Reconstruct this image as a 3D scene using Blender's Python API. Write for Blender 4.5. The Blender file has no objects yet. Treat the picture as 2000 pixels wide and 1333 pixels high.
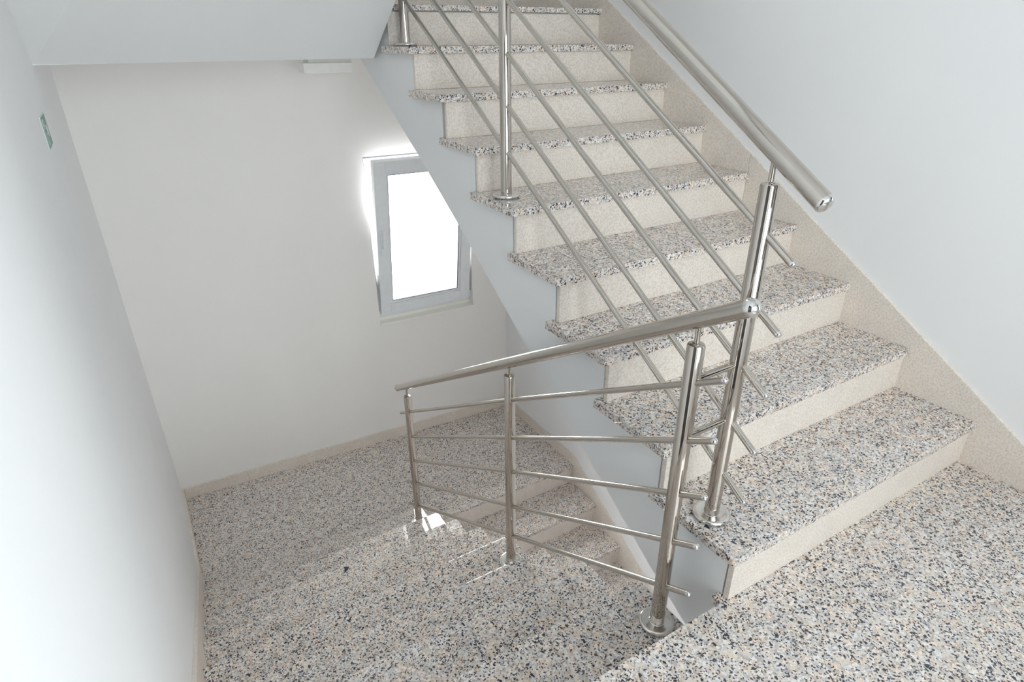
import bpy, bmesh, math, random
from mathutils import Vector, Matrix
random.seed(7)
sc = bpy.context.scene
C = bpy.context.collection
PI = math.pi

# ------------------------------------------------------------------ camera, sky, lights, exposure
FPX, YAW, PITCH, ROLL = 1194.2, 0.5354, 0.4586, -0.0060
CAM = Vector((-1.0845, -0.7071, 1.3852))
f = Vector((math.sin(YAW)*math.cos(PITCH), math.cos(YAW)*math.cos(PITCH), -math.sin(PITCH)))
r0 = Vector((math.cos(YAW), -math.sin(YAW), 0)); u0 = r0.cross(f)
rt = math.cos(ROLL)*r0 + math.sin(ROLL)*u0; up = -math.sin(ROLL)*r0 + math.cos(ROLL)*u0
cd = bpy.data.cameras.new('camera'); cam = bpy.data.objects.new('camera', cd); C.objects.link(cam)
cd.sensor_width = 36.0; cd.lens = 36.0*FPX/2000.0; cd.clip_start = 0.02
m = Matrix((rt, up, -f)).transposed().to_4x4(); m.translation = CAM; cam.matrix_world = m
sc.camera = cam

w = bpy.data.worlds.new('overcast_sky'); sc.world = w; w.use_nodes = True
bg = w.node_tree.nodes['Background']
bg.inputs['Color'].default_value = (0.97, 0.985, 1.0, 1); bg.inputs['Strength'].default_value = 2.2

def area(name, loc, rot, sx, sy, power, col):
    l = bpy.data.lights.new(name, 'AREA'); l.shape = 'RECTANGLE'; l.size = sx; l.size_y = sy
    l.energy = power; l.color = col
    o = bpy.data.objects.new(name, l); C.objects.link(o); o.location = loc; o.rotation_euler = rot
    return o
# daylight coming in through the openings of the stairwell
area('daylight_far_window', (0.57, 4.50, 0.85), (-PI/2+0.40, 0, 0), 1.9, 1.9, 160, (1.0, 0.975, 0.935))
area('daylight_upper_window', (0.57, 4.50, 4.35), (-PI/2+0.45, 0, 0), 1.9, 1.9, 280, (0.98, 0.985, 0.98))
area('daylight_rear_window', (-0.25, -2.75, 1.55), (PI/2, 0, 0), 1.7, 1.9, 29, (0.87, 0.945, 1.0))
area('daylight_side_window', (1.55, -1.55, 1.35), (0, PI/2, 0), 1.7, 1.1, 26, (0.87, 0.945, 1.0))

vs = sc.view_settings
vs.view_transform = 'Standard'; vs.look = 'None'; vs.exposure = 0.96; vs.gamma = 1.0; vs.use_curve_mapping = False
cy = sc.cycles
cy.max_bounces = 14; cy.diffuse_bounces = 9; cy.glossy_bounces = 6; cy.transparent_max_bounces = 8
cy.caustics_reflective = False; cy.sample_clamp_indirect = 6.0; cy.blur_glossy = 0.5

# ------------------------------------------------------------------ measures
H = 0.17; T = 0.2797; HD = 0.1706; TD = 0.283; H3 = 0.1624; T3 = 0.2912
WR = 1.233; XL = -1.3415; TH = 0.0285
SK = 0.013                       # thickness of the stone skirting
WALL_R = WR + SK; WALL_L = XL - SK - 0.002
ZL = -9*HD; ZU = 9*H; DEEP = 0.328
YREAR = -2.5
FA = -math.atan(0.039); FY0 = 3.3653          # the far wall runs slightly askew
def yw(x): return 3.3172 + (1.233 - x)*0.039

# ------------------------------------------------------------------ materials
def mat(name):
    mt = bpy.data.materials.new(name); mt.use_nodes = True
    nt = mt.node_tree; b = nt.nodes['Principled BSDF']
    return mt, nt, b
def N(nt, t, **kw):
    n = nt.nodes.new(t)
    for k, v in kw.items(): setattr(n, k, v)
    return n
def ramp(nt, stops, interp='LINEAR'):
    n = nt.nodes.new('ShaderNodeValToRGB'); n.color_ramp.interpolation = interp
    e = n.color_ramp.elements
    e[0].position, e[0].color = stops[0][0], (*stops[0][1], 1)
    e[1].position, e[1].color = stops[1][0], (*stops[1][1], 1)
    for p, c in stops[2:]:
        x = e.new(p); x.color = (*c, 1)
    return n
def coords(nt, shift=True):
    tc = N(nt, 'ShaderNodeTexCoord')
    if not shift: return tc.outputs['Object']
    oi = N(nt, 'ShaderNodeObjectInfo')
    ml = N(nt, 'ShaderNodeVectorMath', operation='SCALE'); ml.inputs[0].default_value = (37.1, 21.7, 53.3)
    nt.links.new(oi.outputs['Random'], ml.inputs['Scale'])
    ad = N(nt, 'ShaderNodeVectorMath', operation='ADD')
    nt.links.new(tc.outputs['Object'], ad.inputs[0]); nt.links.new(ml.outputs[0], ad.inputs[1])
    return ad.outputs[0]
def mix(nt, fac, a, b, mode='MIX'):
    n = N(nt, 'ShaderNodeMix', data_type='RGBA', blend_type=mode)
    for s, v in ((0, fac), (6, a), (7, b)):
        if hasattr(v, 'is_linked'): nt.links.new(v, n.inputs[s])
        else: n.inputs[s].default_value = v if s == 0 else (*v, 1)
    return n.outputs[2]

def granite(name, polish=0.10, dim=1.0):
    mt, nt, b = mat(name); L = nt.links; co = coords(nt)
    def vor(scale, rnd=1.0):
        v = N(nt, 'ShaderNodeTexVoronoi'); v.inputs['Scale'].default_value = scale; v.inputs['Randomness'].default_value = rnd
        L.new(wob, v.inputs['Vector']); return v
    nz = N(nt, 'ShaderNodeTexNoise'); nz.inputs['Scale'].default_value = 120; nz.inputs['Detail'].default_value = 2
    L.new(co, nz.inputs['Vector'])
    sb = N(nt, 'ShaderNodeVectorMath', operation='SCALE'); sb.inputs['Scale'].default_value = 0.009
    L.new(nz.outputs['Color'], sb.inputs[0])
    ad = N(nt, 'ShaderNodeVectorMath', operation='ADD'); L.new(co, ad.inputs[0]); L.new(sb.outputs[0], ad.inputs[1]); wob = ad.outputs[0]
    # feldspar and quartz grains
    v1 = vor(165); s1 = N(nt, 'ShaderNodeSeparateColor'); L.new(v1.outputs['Color'], s1.inputs[0])
    grain = ramp(nt, [(0.0, (0.40*dim, 0.385*dim, 0.38*dim)), (0.11, (0.54*dim, 0.525*dim, 0.515*dim)), (0.30, (0.66*dim, 0.645*dim, 0.63*dim)),
                      (0.55, (0.67*dim, 0.595*dim, 0.53*dim)), (0.74, (0.78*dim, 0.775*dim, 0.77*dim)), (0.92, (0.50*dim, 0.435*dim, 0.39*dim))], 'CONSTANT')
    L.new(s1.outputs[0], grain.inputs[0])
    # warm and cool clouds
    bn = N(nt, 'ShaderNodeTexNoise'); bn.inputs['Scale'].default_value = 34; bn.inputs['Detail'].default_value = 3; L.new(co, bn.inputs['Vector'])
    cl = ramp(nt, [(0.36, (0.96, 0.955, 0.965)), (0.50, (1.02, 0.98, 0.945)), (0.66, (1.07, 0.95, 0.85))]); L.new(bn.outputs['Fac'], cl.inputs[0])
    c1 = mix(nt, 1.0, grain.outputs[0], cl.outputs[0], 'MULTIPLY')
    # dark mica
    v2 = vor(265); s2 = N(nt, 'ShaderNodeSeparateColor'); L.new(v2.outputs['Color'], s2.inputs[0])
    cn = N(nt, 'ShaderNodeTexNoise'); cn.inputs['Scale'].default_value = 22; cn.inputs['Detail'].default_value = 2; L.new(co, cn.inputs['Vector'])
    mr = N(nt, 'ShaderNodeMapRange'); mr.inputs[1].default_value = 0.36; mr.inputs[2].default_value = 0.64; mr.inputs[3].default_value = 0.07; mr.inputs[4].default_value = 0.24
    L.new(cn.outputs['Fac'], mr.inputs[0])
    lt = N(nt, 'ShaderNodeMath', operation='LESS_THAN'); L.new(s2.outputs[1], lt.inputs[0]); L.new(mr.outputs[0], lt.inputs[1])
    c2 = mix(nt, lt.outputs[0], c1, (0.04, 0.042, 0.062))
    v3 = vor(150); s3 = N(nt, 'ShaderNodeSeparateColor'); L.new(v3.outputs['Color'], s3.inputs[0])
    k3 = ramp(nt, [(0.0, (1, 1, 1)), (0.05, (0, 0, 0))], 'CONSTANT'); L.new(s3.outputs[2], k3.inputs[0])
    c3 = mix(nt, k3.outputs[0], c2, (0.03, 0.033, 0.05))
    L.new(c3, b.inputs['Base Color'])
    b.inputs['Roughness'].default_value = polish; b.inputs['IOR'].default_value = 1.75
    return mt
GRAN = granite('polished_speckled_granite', 0.02, 1.12)
GRAN_EDGE = granite('honed_granite', 0.35, 0.70)

def limestone(name, base, rough=0.35):
    mt, nt, b = mat(name); L = nt.links; co = coords(nt)
    nz = N(nt, 'ShaderNodeTexNoise'); nz.inputs['Scale'].default_value = 14; nz.inputs['Detail'].default_value = 6; L.new(co, nz.inputs['Vector'])
    r1 = ramp(nt, [(0.3, tuple(x*0.93 for x in base)), (0.7, base)]); L.new(nz.outputs['Fac'], r1.inputs[0])
    n2 = N(nt, 'ShaderNodeTexNoise'); n2.inputs['Scale'].default_value = 150; n2.inputs['Detail'].default_value = 3; L.new(co, n2.inputs['Vector'])
    r2 = ramp(nt, [(0.40, (0.86, 0.825, 0.79)), (0.56, (1, 1, 1))]); L.new(n2.outputs['Fac'], r2.inputs[0])
    c = mix(nt, 1.0, r1.outputs[0], r2.outputs[0], 'MULTIPLY')
    v = N(nt, 'ShaderNodeTexVoronoi'); v.inputs['Scale'].default_value = 36; L.new(co, v.inputs['Vector'])
    rv = ramp(nt, [(0.0, (1, 1, 1)), (0.13, (0, 0, 0))]); L.new(v.outputs['Distance'], rv.inputs[0])
    sp = N(nt, 'ShaderNodeSeparateColor'); L.new(v.outputs['Color'], sp.inputs[0])
    gt = N(nt, 'ShaderNodeMath', operation='GREATER_THAN'); gt.inputs[1].default_value = 0.60; L.new(sp.outputs[0], gt.inputs[0])
    mm = N(nt, 'ShaderNodeMath', operation='MULTIPLY'); L.new(rv.outputs[0], mm.inputs[0]); L.new(gt.outputs[0], mm.inputs[1])
    m2 = N(nt, 'ShaderNodeMath', operation='MULTIPLY'); m2.inputs[1].default_value = 0.75; L.new(mm.outputs[0], m2.inputs[0])
    c = mix(nt, m2.outputs[0], c, (0.38, 0.30, 0.24))
    L.new(c, b.inputs['Base Color']); b.inputs['Roughness'].default_value = rough
    return mt
LIME = limestone('cream_limestone', (0.84, 0.78, 0.715))

def plaster(name, col, rough=0.85, bump=0.04):
    mt, nt, b = mat(name); L = nt.links; co = coords(nt, False)
    nz = N(nt, 'ShaderNodeTexNoise'); nz.inputs['Scale'].default_value = 3; nz.inputs['Detail'].default_value = 5; L.new(co, nz.inputs['Vector'])
    r1 = ramp(nt, [(0.3, tuple(x*0.985 for x in col)), (0.7, col)]); L.new(nz.outputs['Fac'], r1.inputs[0])
    L.new(r1.outputs[0], b.inputs['Base Color']); b.inputs['Roughness'].default_value = rough
    n2 = N(nt, 'ShaderNodeTexNoise'); n2.inputs['Scale'].default_value = 320; n2.inputs['Detail'].default_value = 2; L.new(co, n2.inputs['Vector'])
    bp = N(nt, 'ShaderNodeBump'); bp.inputs['Strength'].default_value = bump; bp.inputs['Distance'].default_value = 0.002
    L.new(n2.outputs['Fac'], bp.inputs['Height']); L.new(bp.outputs[0], b.inputs['Normal'])
    return mt
WALLM = plaster('white_wall_paint', (0.86, 0.865, 0.872))
FARM = plaster('warm_white_wall_paint', (0.895, 0.877, 0.855))
SOFFM = plaster('white_soffit_paint', (0.85, 0.862, 0.868))
CEILM = plaster('white_ceiling_paint', (0.85, 0.85, 0.85))

def steel(name, rough, col):
    mt, nt, b = mat(name); L = nt.links; co = coords(nt, False)
    nz = N(nt, 'ShaderNodeTexNoise'); nz.inputs['Scale'].default_value = 60; nz.inputs['Detail'].default_value = 4; L.new(co, nz.inputs['Vector'])
    r1 = ramp(nt, [(0.3, (rough*0.7,)*3), (0.7, (rough*1.3,)*3)]); L.new(nz.outputs['Fac'], r1.inputs[0])
    L.new(r1.outputs[0], b.inputs['Roughness'])
    b.inputs['Metallic'].default_value = 1.0; b.inputs['Base Color'].default_value = (*col, 1)
    return mt
CHROME = steel('polished_stainless_steel', 0.05, (0.53, 0.485, 0.44))
SATIN = steel('satin_stainless_steel', 0.11, (0.57, 0.53, 0.48))
PLATEM = steel('brushed_stainless_plate', 0.20, (0.74, 0.72, 0.69))
CAPM = steel('bright_stainless_cap', 0.04, (0.74, 0.73, 0.72))

def plain(name, col, rough=0.4, metallic=0.0):
    mt, nt, b = mat(name); L = nt.links; co = coords(nt, False)
    nz = N(nt, 'ShaderNodeTexNoise'); nz.inputs['Scale'].default_value = 25; L.new(co, nz.inputs['Vector'])
    r1 = ramp(nt, [(0.3, tuple(x*0.96 for x in col)), (0.7, col)]); L.new(nz.outputs['Fac'], r1.inputs[0])
    L.new(r1.outputs[0], b.inputs['Base Color']); b.inputs['Roughness'].default_value = rough; b.inputs['Metallic'].default_value = metallic
    return mt
PVC = plain('white_upvc', (0.86, 0.885, 0.91), 0.25)
GASKET = plain('grey_rubber_gasket', (0.16, 0.17, 0.19), 0.6)
SILLM = plain('cream_sill_stone', (0.93, 0.92, 0.86), 0.35)
LAMPM = plain('white_lamp_plastic', (0.91, 0.915, 0.88), 0.4)
LAMPB = plain('grey_white_lamp_base', (0.76, 0.77, 0.73), 0.5)
DOORM = plain('dark_reflection_door', (0.035, 0.030, 0.030), 0.4)  # for the added, unseen door that darkens the post reflections
GREEN = plain('hazed_green_sign', (0.15, 0.32, 0.265), 0.4)  # bright haze over the sign is put into this paler green
SIGNW = plain('white_sign_print', (0.70, 0.78, 0.76), 0.4)
CHIP = plain('black_grit', (0.02, 0.02, 0.022), 0.6)
def glassm():
    mt = bpy.data.materials.new('clear_window_glass'); mt.use_nodes = True; nt = mt.node_tree
    for n in list(nt.nodes): nt.nodes.remove(n)
    out = N(nt, 'ShaderNodeOutputMaterial'); tr = N(nt, 'ShaderNodeBsdfTransparent'); gl = N(nt, 'ShaderNodeBsdfGlossy')
    tr.inputs[0].default_value = (0.96, 0.975, 0.97, 1); gl.inputs['Roughness'].default_value = 0.01
    fr = N(nt, 'ShaderNodeFresnel'); fr.inputs[0].default_value = 1.45; ms = N(nt, 'ShaderNodeMixShader')
    nt.links.new(fr.outputs[0], ms.inputs[0]); nt.links.new(tr.outputs[0], ms.inputs[1]); nt.links.new(gl.outputs[0], ms.inputs[2])
    nt.links.new(ms.outputs[0], out.inputs[0]); return mt
GLASS = glassm()

# ------------------------------------------------------------------ mesh helpers
def link(name, bm, mt, parent=None, smooth=False, bevel=0.0, seg=2):
    me = bpy.data.meshes.new(name)
    for v in bm.verts:                     # the left wall runs slightly askew; everything built up to it follows
        if v.co.x < -1.30: v.co.x += 0.0135*(3.4-v.co.y)
    bmesh.ops.recalc_face_normals(bm, faces=bm.faces[:])
    if bevel:
        ed = [e for e in bm.edges if len(e.link_faces) == 2 and e.calc_face_angle(0) > 0.5]
        bmesh.ops.bevel(bm, geom=ed, offset=bevel, segments=seg, affect='EDGES', profile=0.6)
    bm.to_mesh(me); bm.free(); me.materials.append(mt)
    if smooth:
        me.polygons.foreach_set('use_smooth', [True]*len(me.polygons))
        me.update()
        try: me.set_sharp_from_angle(angle=math.radians(38))
        except Exception: pass
    o = bpy.data.objects.new(name, me); C.objects.link(o)
    if parent is not None: o.parent = parent
    return o
def box(bm, x0, x1, y0, y1, z0, z1):
    vs_ = [bm.verts.new((x, y, z)) for x in (x0, x1) for y in (y0, y1) for z in (z0, z1)]
    for a in ((0,1,3,2), (4,6,7,5), (0,4,5,1), (2,3,7,6), (0,2,6,4), (1,5,7,3)):
        bm.faces.new([vs_[i] for i in a])
def prism(bm, pts, axis, a0, a1):
    """pts: 2-D outline; axis 'x': (y,z) outline swept in x, 'y': (x,z) in y, 'z': (x,y) in z"""
    def v(p, a):
        return {'x': (a, p[0], p[1]), 'y': (p[0], a, p[1]), 'z': (p[0], p[1], a)}[axis]
    A = [bm.verts.new(v(p, a0)) for p in pts]; B = [bm.verts.new(v(p, a1)) for p in pts]
    bm.faces.new(A); bm.faces.new(B[::-1])
    n = len(pts)
    for i in range(n): bm.faces.new((A[i], A[(i+1) % n], B[(i+1) % n], B[i]))
def BM(): return bmesh.new()
def revolve(bm, prof, origin, axis_dir, seg=32):
    """prof: list of (radius, distance along axis)"""
    d = Vector(axis_dir).normalized(); o = Vector(origin)
    a = d.orthogonal().normalized(); b_ = d.cross(a)
    rings = []
    for r, h in prof:
        if r < 1e-6: rings.append([bm.verts.new(o + d*h)])
        else: rings.append([bm.verts.new(o + d*h + (a*math.cos(2*PI*i/seg) + b_*math.sin(2*PI*i/seg))*r) for i in range(seg)])
    for R0, R1 in zip(rings, rings[1:]):
        for i in range(seg):
            j = (i+1) % seg
            if len(R0) == 1: bm.faces.new((R0[0], R1[i], R1[j]))
            elif len(R1) == 1: bm.faces.new((R0[i], R0[j], R1[0]))
            else: bm.faces.new((R0[i], R0[j], R1[j], R1[i]))
def rod(p, q, r, parent, name, mt, cap0=False, cap1=False, seg=28):
    p, q = Vector(p), Vector(q); L_ = (q-p).length; bm = BM()
    revolve(bm, [(0, 0), (r, 0), (r, L_), (0, L_)], p, q-p, seg)
    o = link(name, bm, mt, parent, True)
    for fl, base, d in ((cap0, p, p-q), (cap1, q, q-p)):
        if fl:
            cb = BM(); k = r*1.0
            prof = [(r*1.02, -0.002), (r*1.02, 0.0015)] + [(r*1.02*math.cos(t*PI/12), 0.0015 + fl*k*math.sin(t*PI/12)) for t in range(1, 6)] + [(0, 0.0015+fl*k)]
            revolve(cb, prof, base, d, seg)
            link('end_cap', cb, CAPM, o, True)
    return o
def empty(name, loc=(0, 0, 0), label=None, cat=None, group=None, kind=None, rot=0):
    o = bpy.data.objects.new(name, None); C.objects.link(o); o.location = loc; o.rotation_euler = (0, 0, rot); o.empty_display_size = 0.1
    tag(o, label, cat, group, kind); return o
def tag(o, label=None, cat=None, group=None, kind=None):
    for k, v in (('label', label), ('category', cat), ('group', group), ('kind', kind)):
        if v: o[k] = v
    return o
def S(o): o['kind'] = 'structure'; return o

# ------------------------------------------------------------------ room shell
TOPZ = 4.62
bm = BM(); SY0, SY1, SZ0, SZ1 = -2.15, -0.98, 0.45, 2.25
for a in ((YREAR, SY0, -3.4, TOPZ), (SY1, 3.75, -3.4, TOPZ), (SY0, SY1, -3.4, SZ0), (SY0, SY1, SZ1, TOPZ)):
    box(bm, WALL_R, WALL_R+0.2, a[0], a[1], a[2], a[3])
S(link('wall_right', bm, WALLM))
bm = BM(); box(bm, WALL_L-0.2, WALL_L, YREAR, -1.30, -3.4, TOPZ); box(bm, WALL_L-0.2, WALL_L, -0.20, 3.75, -3.4, TOPZ)
box(bm, WALL_L-0.2, WALL_L, -1.30, -0.20, 2.05, TOPZ); box(bm, WALL_L-0.2, WALL_L, -1.30, -0.20, -3.4, 0)
S(link('wall_left', bm, WALLM))
# far wall in its own slightly askew frame: local x along the wall, local y = depth into it
FX0, FX1 = -1.62, 1.50
W_L, W_R, W_B, W_T = 0.190, 0.950, -0.512, 0.698
bm = BM()
box(bm, FX0, W_L, 0, 0.26, -3.4, TOPZ); box(bm, W_R, FX1, 0, 0.26, -3.4, TOPZ)
box(bm, W_L, W_R, 0, 0.26, -3.4, W_B); box(bm, W_L, W_R, 0, 0.26, W_T, W_B+3.32); box(bm, W_L, W_R, 0, 0.26, W_T+3.32, TOPZ)
o = S(link('wall_far', bm, FARM)); o.location = (0, FY0, 0); o.rotation_euler = (0, 0, FA)
# rear wall of the landing with its window opening
bm = BM(); RX0, RX1, RZ0, RZ1 = -1.15, 0.65, 0.45, 2.50
for a in ((WALL_L-0.2, RX0, -3.4, TOPZ), (RX1, WALL_R+0.2, -3.4, TOPZ), (RX0, RX1, -3.4, RZ0), (RX0, RX1, RZ1, TOPZ)):
    box(bm, a[0], a[1], YREAR-0.2, YREAR, a[2], a[3])
S(link('wall_rear', bm, WALLM))
bm = BM(); box(bm, WALL_L-0.2, WALL_R+0.2, YREAR-0.2, 3.9, TOPZ, TOPZ+0.15); S(link('ceiling', bm, CEILM))

# landing the camera stands on: granite slab over a painted concrete slab
fl = empty('floor', kind='structure')
bm = BM(); prism(bm, [(WALL_L, YREAR), (WALL_R, YREAR), (WALL_R, 0.050), (0.004, 0.050), (0.004, 0.0195), (WALL_L, 0.0195)], 'z', -0.028, 0.0)
link('stone_slab', bm, GRAN, fl, bevel=0.0018)
bm = BM(); box(bm, WALL_L, WALL_R, YREAR, -0.002, -0.25, -0.0285); link('concrete_slab', bm, SOFFM, fl)
# lower landing under the far window
fl2 = empty('floor', kind='structure')
bm = BM(); prism(bm, [(WALL_L, 2.252), (-0.012, 2.252), (-0.012, 2.288), (WALL_R, 2.288), (WALL_R, yw(WALL_R)), (WALL_L, yw(WALL_L))], 'z', ZL-0.022, ZL)
link('stone_slab', bm, GRAN, fl2, bevel=0.0018)
bm = BM(); box(bm, WALL_L, WALL_R, 2.31, 3.30, ZL-0.22, ZL-0.0225); link('concrete_slab', bm, SOFFM, fl2)
# upper landing
fl3 = empty('floor', kind='structure')
bm = BM(); prism(bm, [(WALL_L, 2.20), (-0.02, 2.20), (0.0, 2.238), (WALL_R, 2.238), (WALL_R, yw(WALL_R)), (WALL_L, yw(WALL_L))], 'z', ZU-0.0235, ZU)
link('stone_slab', bm, GRAN, fl3, bevel=0.0018)
bm = BM(); prism(bm, [(WALL_L, 2.42), (0.0, 2.42), (0.03, 2.5), (WALL_R, 2.5), (WALL_R, yw(WALL_R)), (WALL_L, yw(WALL_L))], 'z', 1.307, ZU-0.024); link('concrete_slab', bm, SOFFM, fl3)
# lowest landing glimpsed between the flights
fl4 = empty('floor', kind='structure')
bm = BM(); box(bm, WALL_L, WALL_R, YREAR, 0.0, ZL-9*H3-0.02, ZL-9*H3); link('stone_slab', bm, GRAN, fl4)
# underside of the flight that climbs from the upper landing back over the camera
bm = BM()
lo = [(WALL_L, 2.425, 1.306), (0.0, 2.402, 1.308)]; hi = [(WALL_L, 0.20, 2.94), (0.0, 0.20, 2.94)]
s_ = 0.73
pts = []
for (x, y, z) in lo: pts.append((x, y, z))
for (x, y, z) in hi: pts.append((x, y, lo[0][2] + (lo[0][1]-y)*(0.78 if x < -1 else 0.66)))
A = [bm.verts.new(p) for p in (pts[0], pts[1], pts[3], pts[2])]
B = [bm.verts.new((p[0], p[1]+0.10, p[2]+0.14)) for p in (pts[0], pts[1], pts[3], pts[2])]
bm.faces.new(A); bm.faces.new(B[::-1])
for i in range(4): bm.faces.new((A[i], A[(i+1) % 4], B[(i+1) % 4], B[i]))
S(link('ceiling', bm, SOFFM))
bm = BM(); box(bm, WALL_L, WALL_R, YREAR, 0.15, 2.84, 3.03); S(link('ceiling', bm, CEILM))
bm = BM(); prism(bm, [(0.15, 2.84), (2.75, 4.40), (2.75, 4.58), (0.15, 3.03)], 'x', 0.03, WALL_R); S(link('ceiling', bm, SOFFM))

# ------------------------------------------------------------------ stone skirtings
def slabs(name, pieces, kind='structure'):
    e = empty(name, kind=kind)
    for build in pieces:
        b_ = BM(); build(b_); link('skirting_stone', b_, LIME, e, bevel=0.0012, seg=1)
    return e
# right side, climbing with the flight; two long pieces plus the landing piece
zr = lambda y: 0.245 + 0.6035*y            # top edge of the sloping skirting
def sloped(y0, y1, x0, x1, top, depth): return lambda b_: prism(b_, [(y0, top(y0)), (y0, top(y0)-depth), (y1, top(y1)-depth), (y1, top(y1))], 'x', x0, x1)
yk = (0.076-0.245)/0.6035
slabs('baseboard_right', [
    lambda b_: box(b_, WR, WALL_R, YREAR, yk-0.001, 0.0, 0.076),
    lambda b_: prism(b_, [(yk, 0.076), (yk, 0.0), (0.05, -0.001), (1.139, 0.60), (1.139, zr(1.139))], 'x', WR, WALL_R),
    lambda b_: prism(b_, [(1.140, zr(1.140)), (1.140, 0.60), (2.255, 1.25), (2.255, 1.606)], 'x', WR, WALL_R),
    lambda b_: box(b_, WR, WALL_R, 2.256, yw(WR)-SK, ZU, ZU+0.076)])
# right side of the flight going down below
z3 = lambda y: ZL + 0.088 - (H3/T3)*(2.300-y)
slabs('baseboard_right', [
    lambda b_: box(b_, WR, WALL_R, 2.301, yw(WR)-SK, ZL, ZL+0.088),
    lambda b_: prism(b_, [(2.300, ZL+0.088), (2.300, ZL-0.20), (0.6, z3(0.6)-0.24), (0.6, z3(0.6))], 'x', WR, WALL_R)])
# left side
zd = lambda y: -HD*(y-0.0195)/TD + 0.086
slabs('baseboard_left', [
    lambda b_: box(b_, WALL_L, XL, YREAR, -1.31, 0, 0.088),
    lambda b_: box(b_, WALL_L, XL, -0.19, 0.0, 0, 0.088),
    lambda b_: prism(b_, [(0.001, 0.088), (0.001, -0.15), (1.15, zd(1.15)-0.22), (1.15, zd(1.15))], 'x', WALL_L, XL),
    lambda b_: prism(b_, [(1.151, zd(1.151)), (1.151, zd(1.151)-0.22), (2.26, zd(2.26)-0.22), (2.566, ZL), (2.566, ZL+0.088)], 'x', WALL_L, XL),
    lambda b_: box(b_, WALL_L, XL, 2.567, yw(XL)-SK, ZL, ZL+0.088)])
# far wall
def farsk(x0, x1, z0):
    def g(b_):
        P = [(x0, yw(x0)-SK), (x1, yw(x1)-SK), (x1, yw(x1)), (x0, yw(x0))]
        prism(b_, P, 'z', z0, z0+0.088)
    return g
slabs('baseboard_far', [farsk(WALL_L, -0.92, ZL), farsk(-0.919, -0.13, ZL), farsk(-0.129, 0.62, ZL), farsk(0.621, WALL_R, ZL)])
slabs('baseboard_far', [farsk(WALL_L, 0.1, ZU), farsk(0.101, WALL_R, ZU)])

# ------------------------------------------------------------------ flights of stairs
def tread(parent, corners, ztop, round_at=None, mt=GRAN):
    """corners: plan outline; the vertical arris at index round_at gets a rounded corner"""
    pts = []
    for i, c in enumerate(corners):
        if i == round_at:
            a = Vector(corners[i-1]); p = Vector(c); b_ = Vector(corners[(i+1) % len(corners)])
            u = (a-p).normalized(); v_ = (b_-p).normalized(); r = 0.013
            for k in range(5):
                t = k/4; q = p + u*r*(1-t)**2 + v_*r*t**2
                pts.append((q.x, q.y))
        else: pts.append(tuple(c))
    b_ = BM(); prism(b_, pts, 'z', ztop-TH, ztop)
    return link('tread', b_, mt, parent, bevel=0.0016)

up_flight = empty('staircase', (0, 0, 0), 'right-hand flight of speckled granite treads on cream risers climbing along the right wall', 'staircase')
FLX = [.0049, .0022, -.0026, .0066, .0039, .0130, -.0020, 0.0]
FLY = [.0033, .2828, .5627, .8344, 1.1152, 1.4000, 1.6600, 1.958]
RY = [.0016, .2824, .5585, .8425, 1.1242, 1.409, 1.690, 1.962]
for n in range(8):
    z = (n+1)*H; x0 = FLX[n]
    tread(up_flight, [(x0, FLY[n]+DEEP), (x0, FLY[n]), (WR, RY[n]), (WR, RY[n]+DEEP)], z, 1)
for n in range(9):
    zb = n*H; zt = (n+1)*H - TH - 0.0003; ins = 0.012 if n < 3 else 0.016
    ya = (FLY+[2.238])[n] + ins; yb = (RY+[2.238])[n] + ins
    b_ = BM(); prism(b_, [(0.028, ya), (WR, yb), (WR, yb+0.018), (0.028, ya+0.018)], 'z', zb+0.0003, zt); link('riser', b_, LIME, up_flight, bevel=0.0008, seg=1)
# white painted body under the steps
low = [(-0.35, -0.25), (0.10, -0.25), (0.295, -.149), (0.738, .119), (1.23, .433), (1.64, .69), (2.017, .915), (2.468, 1.165), (2.72, 1.307)]
BY = [max(a, b)+0.036 for a, b in zip(FLY+[2.238], RY+[2.238])]
out = [(2.72, ZU-0.024), (BY[8], ZU-0.024)]
for n in range(8, 0, -1):
    out += [(BY[n], n*H-TH-0.0006), (BY[n-1], n*H-TH-0.0006)]
    if n == 1: out += [(BY[0], -0.029)]
out += [(-0.35, -0.029)]
b_ = BM(); prism(b_, low + out, 'x', 0.031, WR-0.001); link('stringer', b_, SOFFM, up_flight)

dn_flight = empty('staircase', (0, 0, 0), 'left-hand flight of polished speckled granite treads descending along the bright left wall', 'staircase')
PX = [-.0150, -.0080, -.0060, -.0010, -.0084, -.0130, -.0115, -.0115]
PY = [.3066, .5919, .8624, 1.1505, 1.4314, 1.7188, 2.001, 2.286]
for k in range(1, 9):
    y1 = PY[k-1]; x1 = PX[k-1]
    tread(dn_flight, [(XL, y1-DEEP), (x1, y1-DEEP), (x1, y1), (XL, y1)], -k*HD, 2)
for k in range(0, 9):
    y1 = ([.0195]+PY)[k] - 0.016
    b_ = BM(); box(b_, XL, -0.040, y1-0.018, y1, -(k+1)*HD+0.0003, -k*HD-(TH if k else 0.028)-0.0003); link('riser', b_, LIME, dn_flight, bevel=0.0008, seg=1)
out = []
for k in range(1, 9):
    out += [(([.0195]+PY)[k-1]-0.035, -k*HD-TH-0.0006), (PY[k-1]-0.035, -k*HD-TH-0.0006)]
out += [(2.245, ZL-0.023)]
b_ = BM(); prism(b_, [(-0.2, -0.26), (-0.0155, -0.26)] [:1] + [(-0.0155, -0.255)] + out + [(2.245, ZL-0.22), (2.05, ZL-0.22), (-0.2, -0.40)], 'x', XL, -0.045)
link('stringer', b_, SOFFM, dn_flight)

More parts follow.
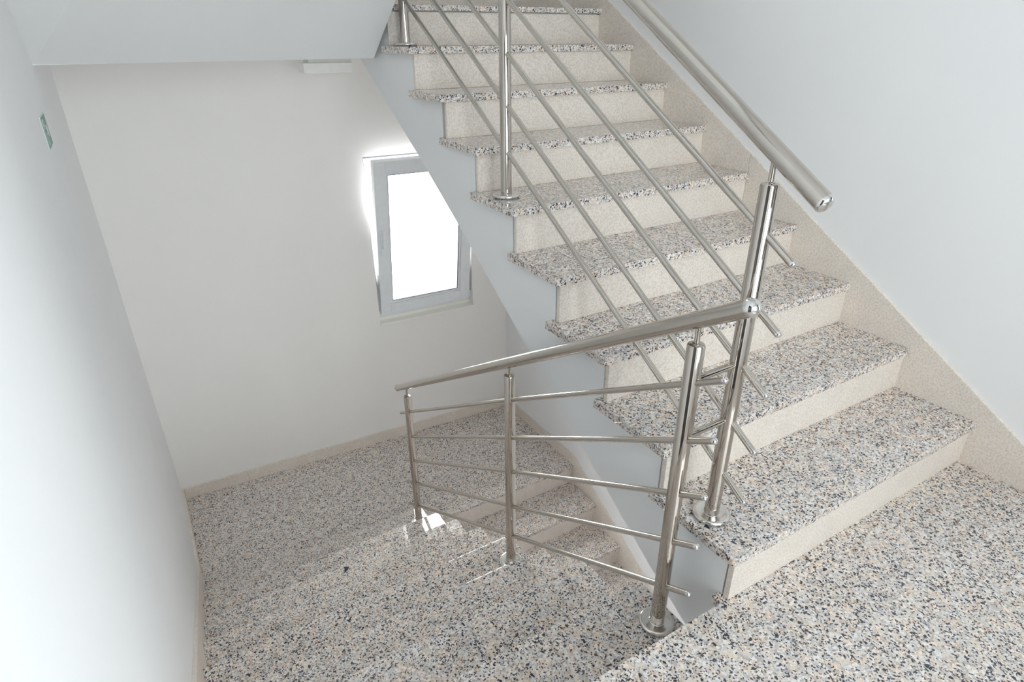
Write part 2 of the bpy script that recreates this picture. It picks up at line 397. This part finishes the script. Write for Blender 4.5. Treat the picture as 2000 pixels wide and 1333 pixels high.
lo_flight = empty('staircase', (0, 0, 0), 'shadowed lowest flight of granite steps going down beneath the climbing flight, seen between the railings', 'staircase')
Y3 = 2.288
for j in range(1, 9):
    y0 = Y3 - j*T3
    tread(lo_flight, [(0.0, y0+0.335), (0.0, y0), (WR, y0), (WR, y0+0.335)], ZL-j*H3, 1)
for j in range(0, 9):
    y0 = Y3 - j*T3 + 0.020
    b_ = BM(); box(b_, 0.028, WR, y0, y0+0.018, ZL-(j+1)*H3+0.0003, ZL-j*H3-TH-0.0003); link('riser', b_, LIME, lo_flight, bevel=0.0008, seg=1)
pts = []
for j in range(1, 9):
    pts += [(Y3-(j-1)*T3+0.0385, ZL-j*H3-TH-0.0006), (Y3-j*T3+0.0385, ZL-j*H3-TH-0.0006)]
pts += [(Y3-8*T3+0.0385, ZL-9*H3), (Y3-8*T3+0.3, ZL-9*H3), (2.30, ZL-0.30), (2.3265, ZL-0.30)]
b_ = BM(); prism(b_, pts, 'x', 0.031, WR-0.001); link('stringer', b_, SOFFM, lo_flight)

# ------------------------------------------------------------------ railings
PR, RR = 0.0210, 0.0088
def post(parent, x, y, zb, zt, hz, hr):
    b_ = BM(); revolve(b_, [(0, 0), (PR, 0), (PR, zt-zb-0.004), (PR-0.0015, zt-zb-0.001), (PR-0.004, zt-zb), (0, zt-zb+0.002)], (x, y, zb), (0, 0, 1), 40)
    p = link('post', b_, CHROME, parent, True)
    b_ = BM(); revolve(b_, [(0, 0), (0.047, 0), (0.0505, 0.003), (0.0520, 0.007), (0.0510, 0.0115), (0.0475, 0.0145), (0.0425, 0.0150), (0.0385, 0.0130), (0.028, 0.0118), (0.0225, 0.0116), (0.0214, 0.0125), (0.0205, 0.0126)], (x, y, zb+0.0002), (0, 0, 1), 48)
    link('base_plate', b_, PLATEM, p, True)
    b_ = BM(); revolve(b_, [(0.010, -0.001), (0.010, 0.002), (0.0066, 0.0035), (0.0066, hz-zt-hr*0.6)], (x, y, zt), (0, 0, 1), 20)
    link('handrail_stem', b_, CHROME, p, True)
    return p
up_rail = empty('stair_railing', (0, 0, 0), 'upper stainless steel railing climbing the right-hand flight, five slanting bars and thick handrail', 'railing')
XU = 0.081; SU = 0.601
hu = lambda y: 1.0865 + 0.6234*(y-0.0238)
post(up_rail, XU, 0.1565, H, 1.103, hu(.1565), 0.0212)
post(up_rail, XU, 1.2935, 5*H, hu(1.2935)-0.072, hu(1.2935), 0.0212)
post(up_rail, XU, 2.184, 8*H, hu(2.184)-0.072, hu(2.184), 0.0212)
rod((XU, 0.0238, hu(.0238)), (XU, 2.34, hu(2.34)), 0.0212, up_rail, 'handrail', SATIN, 0.55, 0.55, 48)
for z0 in (0.945, 0.777, 0.613, 0.446, 0.285):
    rod((XU, 0.066, z0), (XU, 2.27, z0+SU*(2.27-0.066)), RR, up_rail, 'rail', SATIN, 0.8, 0.8)
dn_rail = empty('stair_railing', (0, 0, 0), 'lower stainless steel railing going down beside the left-hand flight, ball-ended handrail and five bars', 'railing')
XD = -0.080
hd = lambda y: 0.8945 + (y-0.0254)*(-0.4465-0.8945)/(2.301-0.0254)
post(dn_rail, XD, 0.156, -HD, 0.756, hd(.156), 0.0175)
post(dn_rail, XD, 1.006, -4*HD, 0.2640, hd(1.006), 0.0175)
post(dn_rail, XD, 2.155, -8*HD, -0.428, hd(2.155), 0.0175)
rod((XD, 0.031, hd(.031)), (XD, 2.301, hd(2.301)), 0.0205, dn_rail, 'handrail', SATIN, 0.95, 0.35, 44)
B0 = [(.064, .7045), (.064, .5410), (.064, .3730), (.064, .2110), (.064, .0410)]
CZ = [.167, -.006, -.171, -.352, -.513]; DZ = [-.615, -.785, -.962, -1.126, -1.310]
for (yb, zb), zc, zdn in zip(B0, CZ, DZ):
    r1 = rod((XD, yb, zb), (XD, 0.985, zc), RR, dn_rail, 'rail', SATIN, 0.8, False)
    rod((XD, 0.985, zc), (XD, 2.29, zdn), RR, dn_rail, 'rail', SATIN, False, 0.8)

for z in (0.657, 0.494):            # short bars tying the two newel posts together
    rod((XD, 0.156, z), (XU, 0.1565, z+0.002), RR, dn_rail, 'link_bar', CHROME, False, False)

# ------------------------------------------------------------------ windows
def window(name, dz, tilt, detail=True):
    wn = empty(name, (0, FY0, dz), kind='structure', rot=FA)
    y0, y1 = 0.055, 0.125       # fixed frame depth in the wall
    b_ = BM(); fw = 0.042
    box(b_, W_L, W_L+fw, y0, y1, W_B+0.03, W_T); box(b_, W_R-fw, W_R, y0, y1, W_B+0.03, W_T)
    box(b_, W_L+fw, W_R-fw, y0, y1, W_T-fw, W_T); box(b_, W_L+fw, W_R-fw, y0, y1, W_B+0.03, W_B+0.03+fw)
    link('frame', b_, PVC, wn)
    b_ = BM(); g = 0.006
    box(b_, W_L+0.012, W_L+0.016, y0-0.003, y0-0.0002, W_B+0.075, W_T-0.022); box(b_, W_R-0.016, W_R-0.012, y0-0.003, y0-0.0002, W_B+0.075, W_T-0.022)
    box(b_, W_L+0.012, W_R-0.012, y0-0.003, y0-0.0002, W_T-0.022, W_T-0.013)
    link('gasket', b_, GASKET, wn)
    # sill
    b_ = BM(); box(b_, W_L-0.004, W_R+0.004, -0.016, 0.054, W_B-0.012, W_B+0.002); box(b_, W_L+0.001, W_R-0.001, 0.054, y1, W_B-0.012, W_B+0.029)
    link('sill', b_, SILLM, wn, bevel=0.002)
    # sash, hinged along its bottom edge and tipped into the room
    sx0, sx1, sh, st = 0.213, 0.930, 1.150, 0.062
    sp = 0.078
    b_ = BM()
    box(b_, sx0, sx0+sp, 0, st, 0, sh); box(b_, sx1-sp, sx1, 0, st, 0, sh)
    box(b_, sx0+sp, sx1-sp, 0, st, sh-sp, sh); box(b_, sx0+sp, sx1-sp, 0, st, 0, sp)
    sash = link('sash', b_, PVC, wn, bevel=0.003)
    sash.location = (0, 0.030, W_B+0.056); sash.rotation_euler = (tilt, 0, 0)
    b_ = BM(); q = 0.016
    a0, a1, c0, c1 = sx0+sp, sx1-sp, sp, sh-sp
    box(b_, a0, a0+q, 0.012, 0.024, c0, c1); box(b_, a1-q, a1, 0.012, 0.024, c0, c1)
    box(b_, a0+q, a1-q, 0.012, 0.024, c0, c0+q); box(b_, a0+q, a1-q, 0.012, 0.024, c1-q, c1)
    link('glazing_bead', b_, PVC, sash)
    b_ = BM(); q2 = q+0.005
    box(b_, a0+q, a0+q2, 0.014, 0.0235, c0+q, c1-q); box(b_, a1-q2, a1-q, 0.014, 0.0235, c0+q, c1-q)
    box(b_, a0+q2, a1-q2, 0.014, 0.0235, c0+q, c0+q2); box(b_, a0+q2, a1-q2, 0.014, 0.0235, c1-q2, c1-q)
    link('glazing_seal', b_, GASKET, sash)
    b_ = BM(); box(b_, a0, a1, 0.025, 0.029, c0, c1); link('pane', b_, GLASS, sash)
    if detail:
        b_ = BM(); box(b_, sx0+0.022, sx0+0.054, -0.011, -0.0005, 0.49, 0.64); box(b_, sx0+0.028, sx0+0.048, -0.040, -0.011, 0.545, 0.575); 
        h = link('handle', b_, PVC, sash, bevel=0.004)
        b_ = BM(); box(b_, sx0+0.028, sx0+0.048, -0.046, -0.032, 0.560, 0.690); link('handle_lever', b_, PVC, sash, bevel=0.004)
        b_ = BM(); revolve(b_, [(0, 0), (0.008, 0), (0.008, 0.06), (0, 0.06)], (sx1+0.010, 0.012, 0.0), (0, 0, 1), 16); link('hinge', b_, PVC, sash, True)
        b_ = BM(); box(b_, sx0+0.02, sx0+0.03, st+0.002, st+0.012, 0.95, 1.12); link('stay_arm', b_, GASKET, sash)
window('window_1', 0.0, math.atan2(0.185, 1.14))
window('window_2', 3.32, 0.0, False)
# rear window behind the camera
wn = empty('window_3', kind='structure'); b_ = BM()
for a in ((RX0, RX0+0.06, RZ0, RZ1), (RX1-0.06, RX1, RZ0, RZ1), (RX0+0.06, RX1-0.06, RZ0, RZ0+0.06), (RX0+0.06, RX1-0.06, RZ1-0.06, RZ1), (-0.30, -0.20, RZ0+0.06, RZ1-0.06)):
    box(b_, a[0], a[1], YREAR-0.12, YREAR-0.05, a[2], a[3])
link('frame', b_, PVC, wn)
b_ = BM(); box(b_, RX0+0.06, RX1-0.06, YREAR-0.09, YREAR-0.085, RZ0+0.06, RZ1-0.06); link('pane', b_, GLASS, wn)
wn = empty('window_4', kind='structure'); b_ = BM()
for a in ((SY0, SY0+0.06, SZ0, SZ1), (SY1-0.06, SY1, SZ0, SZ1), (SY0+0.06, SY1-0.06, SZ0, SZ0+0.06), (SY0+0.06, SY1-0.06, SZ1-0.06, SZ1)):
    box(b_, WALL_R+0.05, WALL_R+0.12, a[0], a[1], a[2], a[3])
link('frame', b_, PVC, wn)
b_ = BM(); box(b_, WALL_R+0.085, WALL_R+0.09, SY0+0.06, SY1-0.06, SZ0+0.06, SZ1-0.06); link('pane', b_, GLASS, wn)
# unseen door added in the left wall, mirrored as a dark stripe in the posts
dr = empty('reflection_door', kind='structure')
b_ = BM(); box(b_, WALL_L-0.12, WALL_L-0.06, -1.25, -0.25, 0.0, 2.0); link('leaf', b_, DOORM, dr)
b_ = BM(); box(b_, WALL_L-0.15, WALL_L+0.01, -1.30, -1.25, 0, 2.05); box(b_, WALL_L-0.15, WALL_L+0.01, -0.25, -0.20, 0, 2.05); box(b_, WALL_L-0.15, WALL_L+0.01, -1.25, -0.25, 2.0, 2.05)
link('door_frame', b_, DOORM, dr)

# ------------------------------------------------------------------ escape sign on the left wall
sg = empty('escape_sign', (-1.3380, 1.985, 1.047), 'small haze-paled green and white escape sign high on the left wall', 'sign', rot=0.0135)
SW, SH_ = 0.193, 0.112
b_ = BM(); box(b_, 0.0005, 0.003, 0, SW, 0, SH_); link('sign_plate', b_, SIGNW, sg)
def flat(name, polys, mt, t=0.0036):
    b_ = BM()
    for p in polys: prism(b_, [(a*SW, c*SH_) for a, c in p], 'x', 0.0032, t)
    return link(name, b_, mt, sg)
R_ = lambda a, b2, c, d: [(a, c), (b2, c), (b2, d), (a, d)]
flat('green_field', [R_(.03, .97, .88, .96), R_(.03, .97, .05, .12), R_(.03, .07, .12, .88), R_(.93, .97, .12, .88), R_(.07, .12, .12, .88), R_(.46, .56, .12, .88),
     R_(.56, .93, .66, .88), R_(.56, .93, .12, .30), [(.56, .30), (.66, .30), (.56, .44)], [(.82, .30), (.93, .30), (.93, .66), (.82, .66), (.90, .48)], [(.12, .12), (.2, .12), (.12, .30)]], GREEN)
flat('running_figure', [R_(.315, .36, .70, .80), [(.24, .42), (.33, .42), (.36, .66), (.28, .68)], [(.33, .62), (.42, .54), (.41, .48), (.33, .54)], [(.28, .66), (.20, .56), (.22, .50), (.29, .58)],
     [(.30, .44), (.33, .44), (.40, .30), (.38, .14), (.34, .14), (.35, .28)], [(.24, .44), (.30, .44), (.24, .28), (.15, .22), (.14, .27), (.21, .32)]], GREEN)

# ------------------------------------------------------------------ small lamp under the upper landing
lp = empty('ceiling_lamp', (0.0, 3.0, 1.307), 'small white rectangular lamp peeking out below the sloping white soffit', 'lamp')
b_ = BM(); box(b_, -0.165, 0.078, 0.0, 0.10, -0.031, -0.0005); link('lamp_base', b_, LAMPB, lp, bevel=0.003)
b_ = BM(); box(b_, -0.195, 0.076, -0.008, 0.11, -0.084, -0.0315); link('diffuser', b_, LAMPM, lp, bevel=0.005)

# ------------------------------------------------------------------ dark crumb on the descending steps
b_ = BM(); prism(b_, [(-0.012, 0.010), (0.012, 0.014), (0.006, -0.004), (-0.002, -0.026), (-0.007, -0.006)], 'z', 0.0003, 0.006)
ch = link('grit_flake', b_, CHIP, None, bevel=0.001, seg=1); ch.location = (-0.655, 1.6795, -6*HD); ch.rotation_euler = (0, 0, -0.5)
tag(ch, 'tiny black wedge-shaped flake lying on a granite tread of the left-hand flight', 'debris')
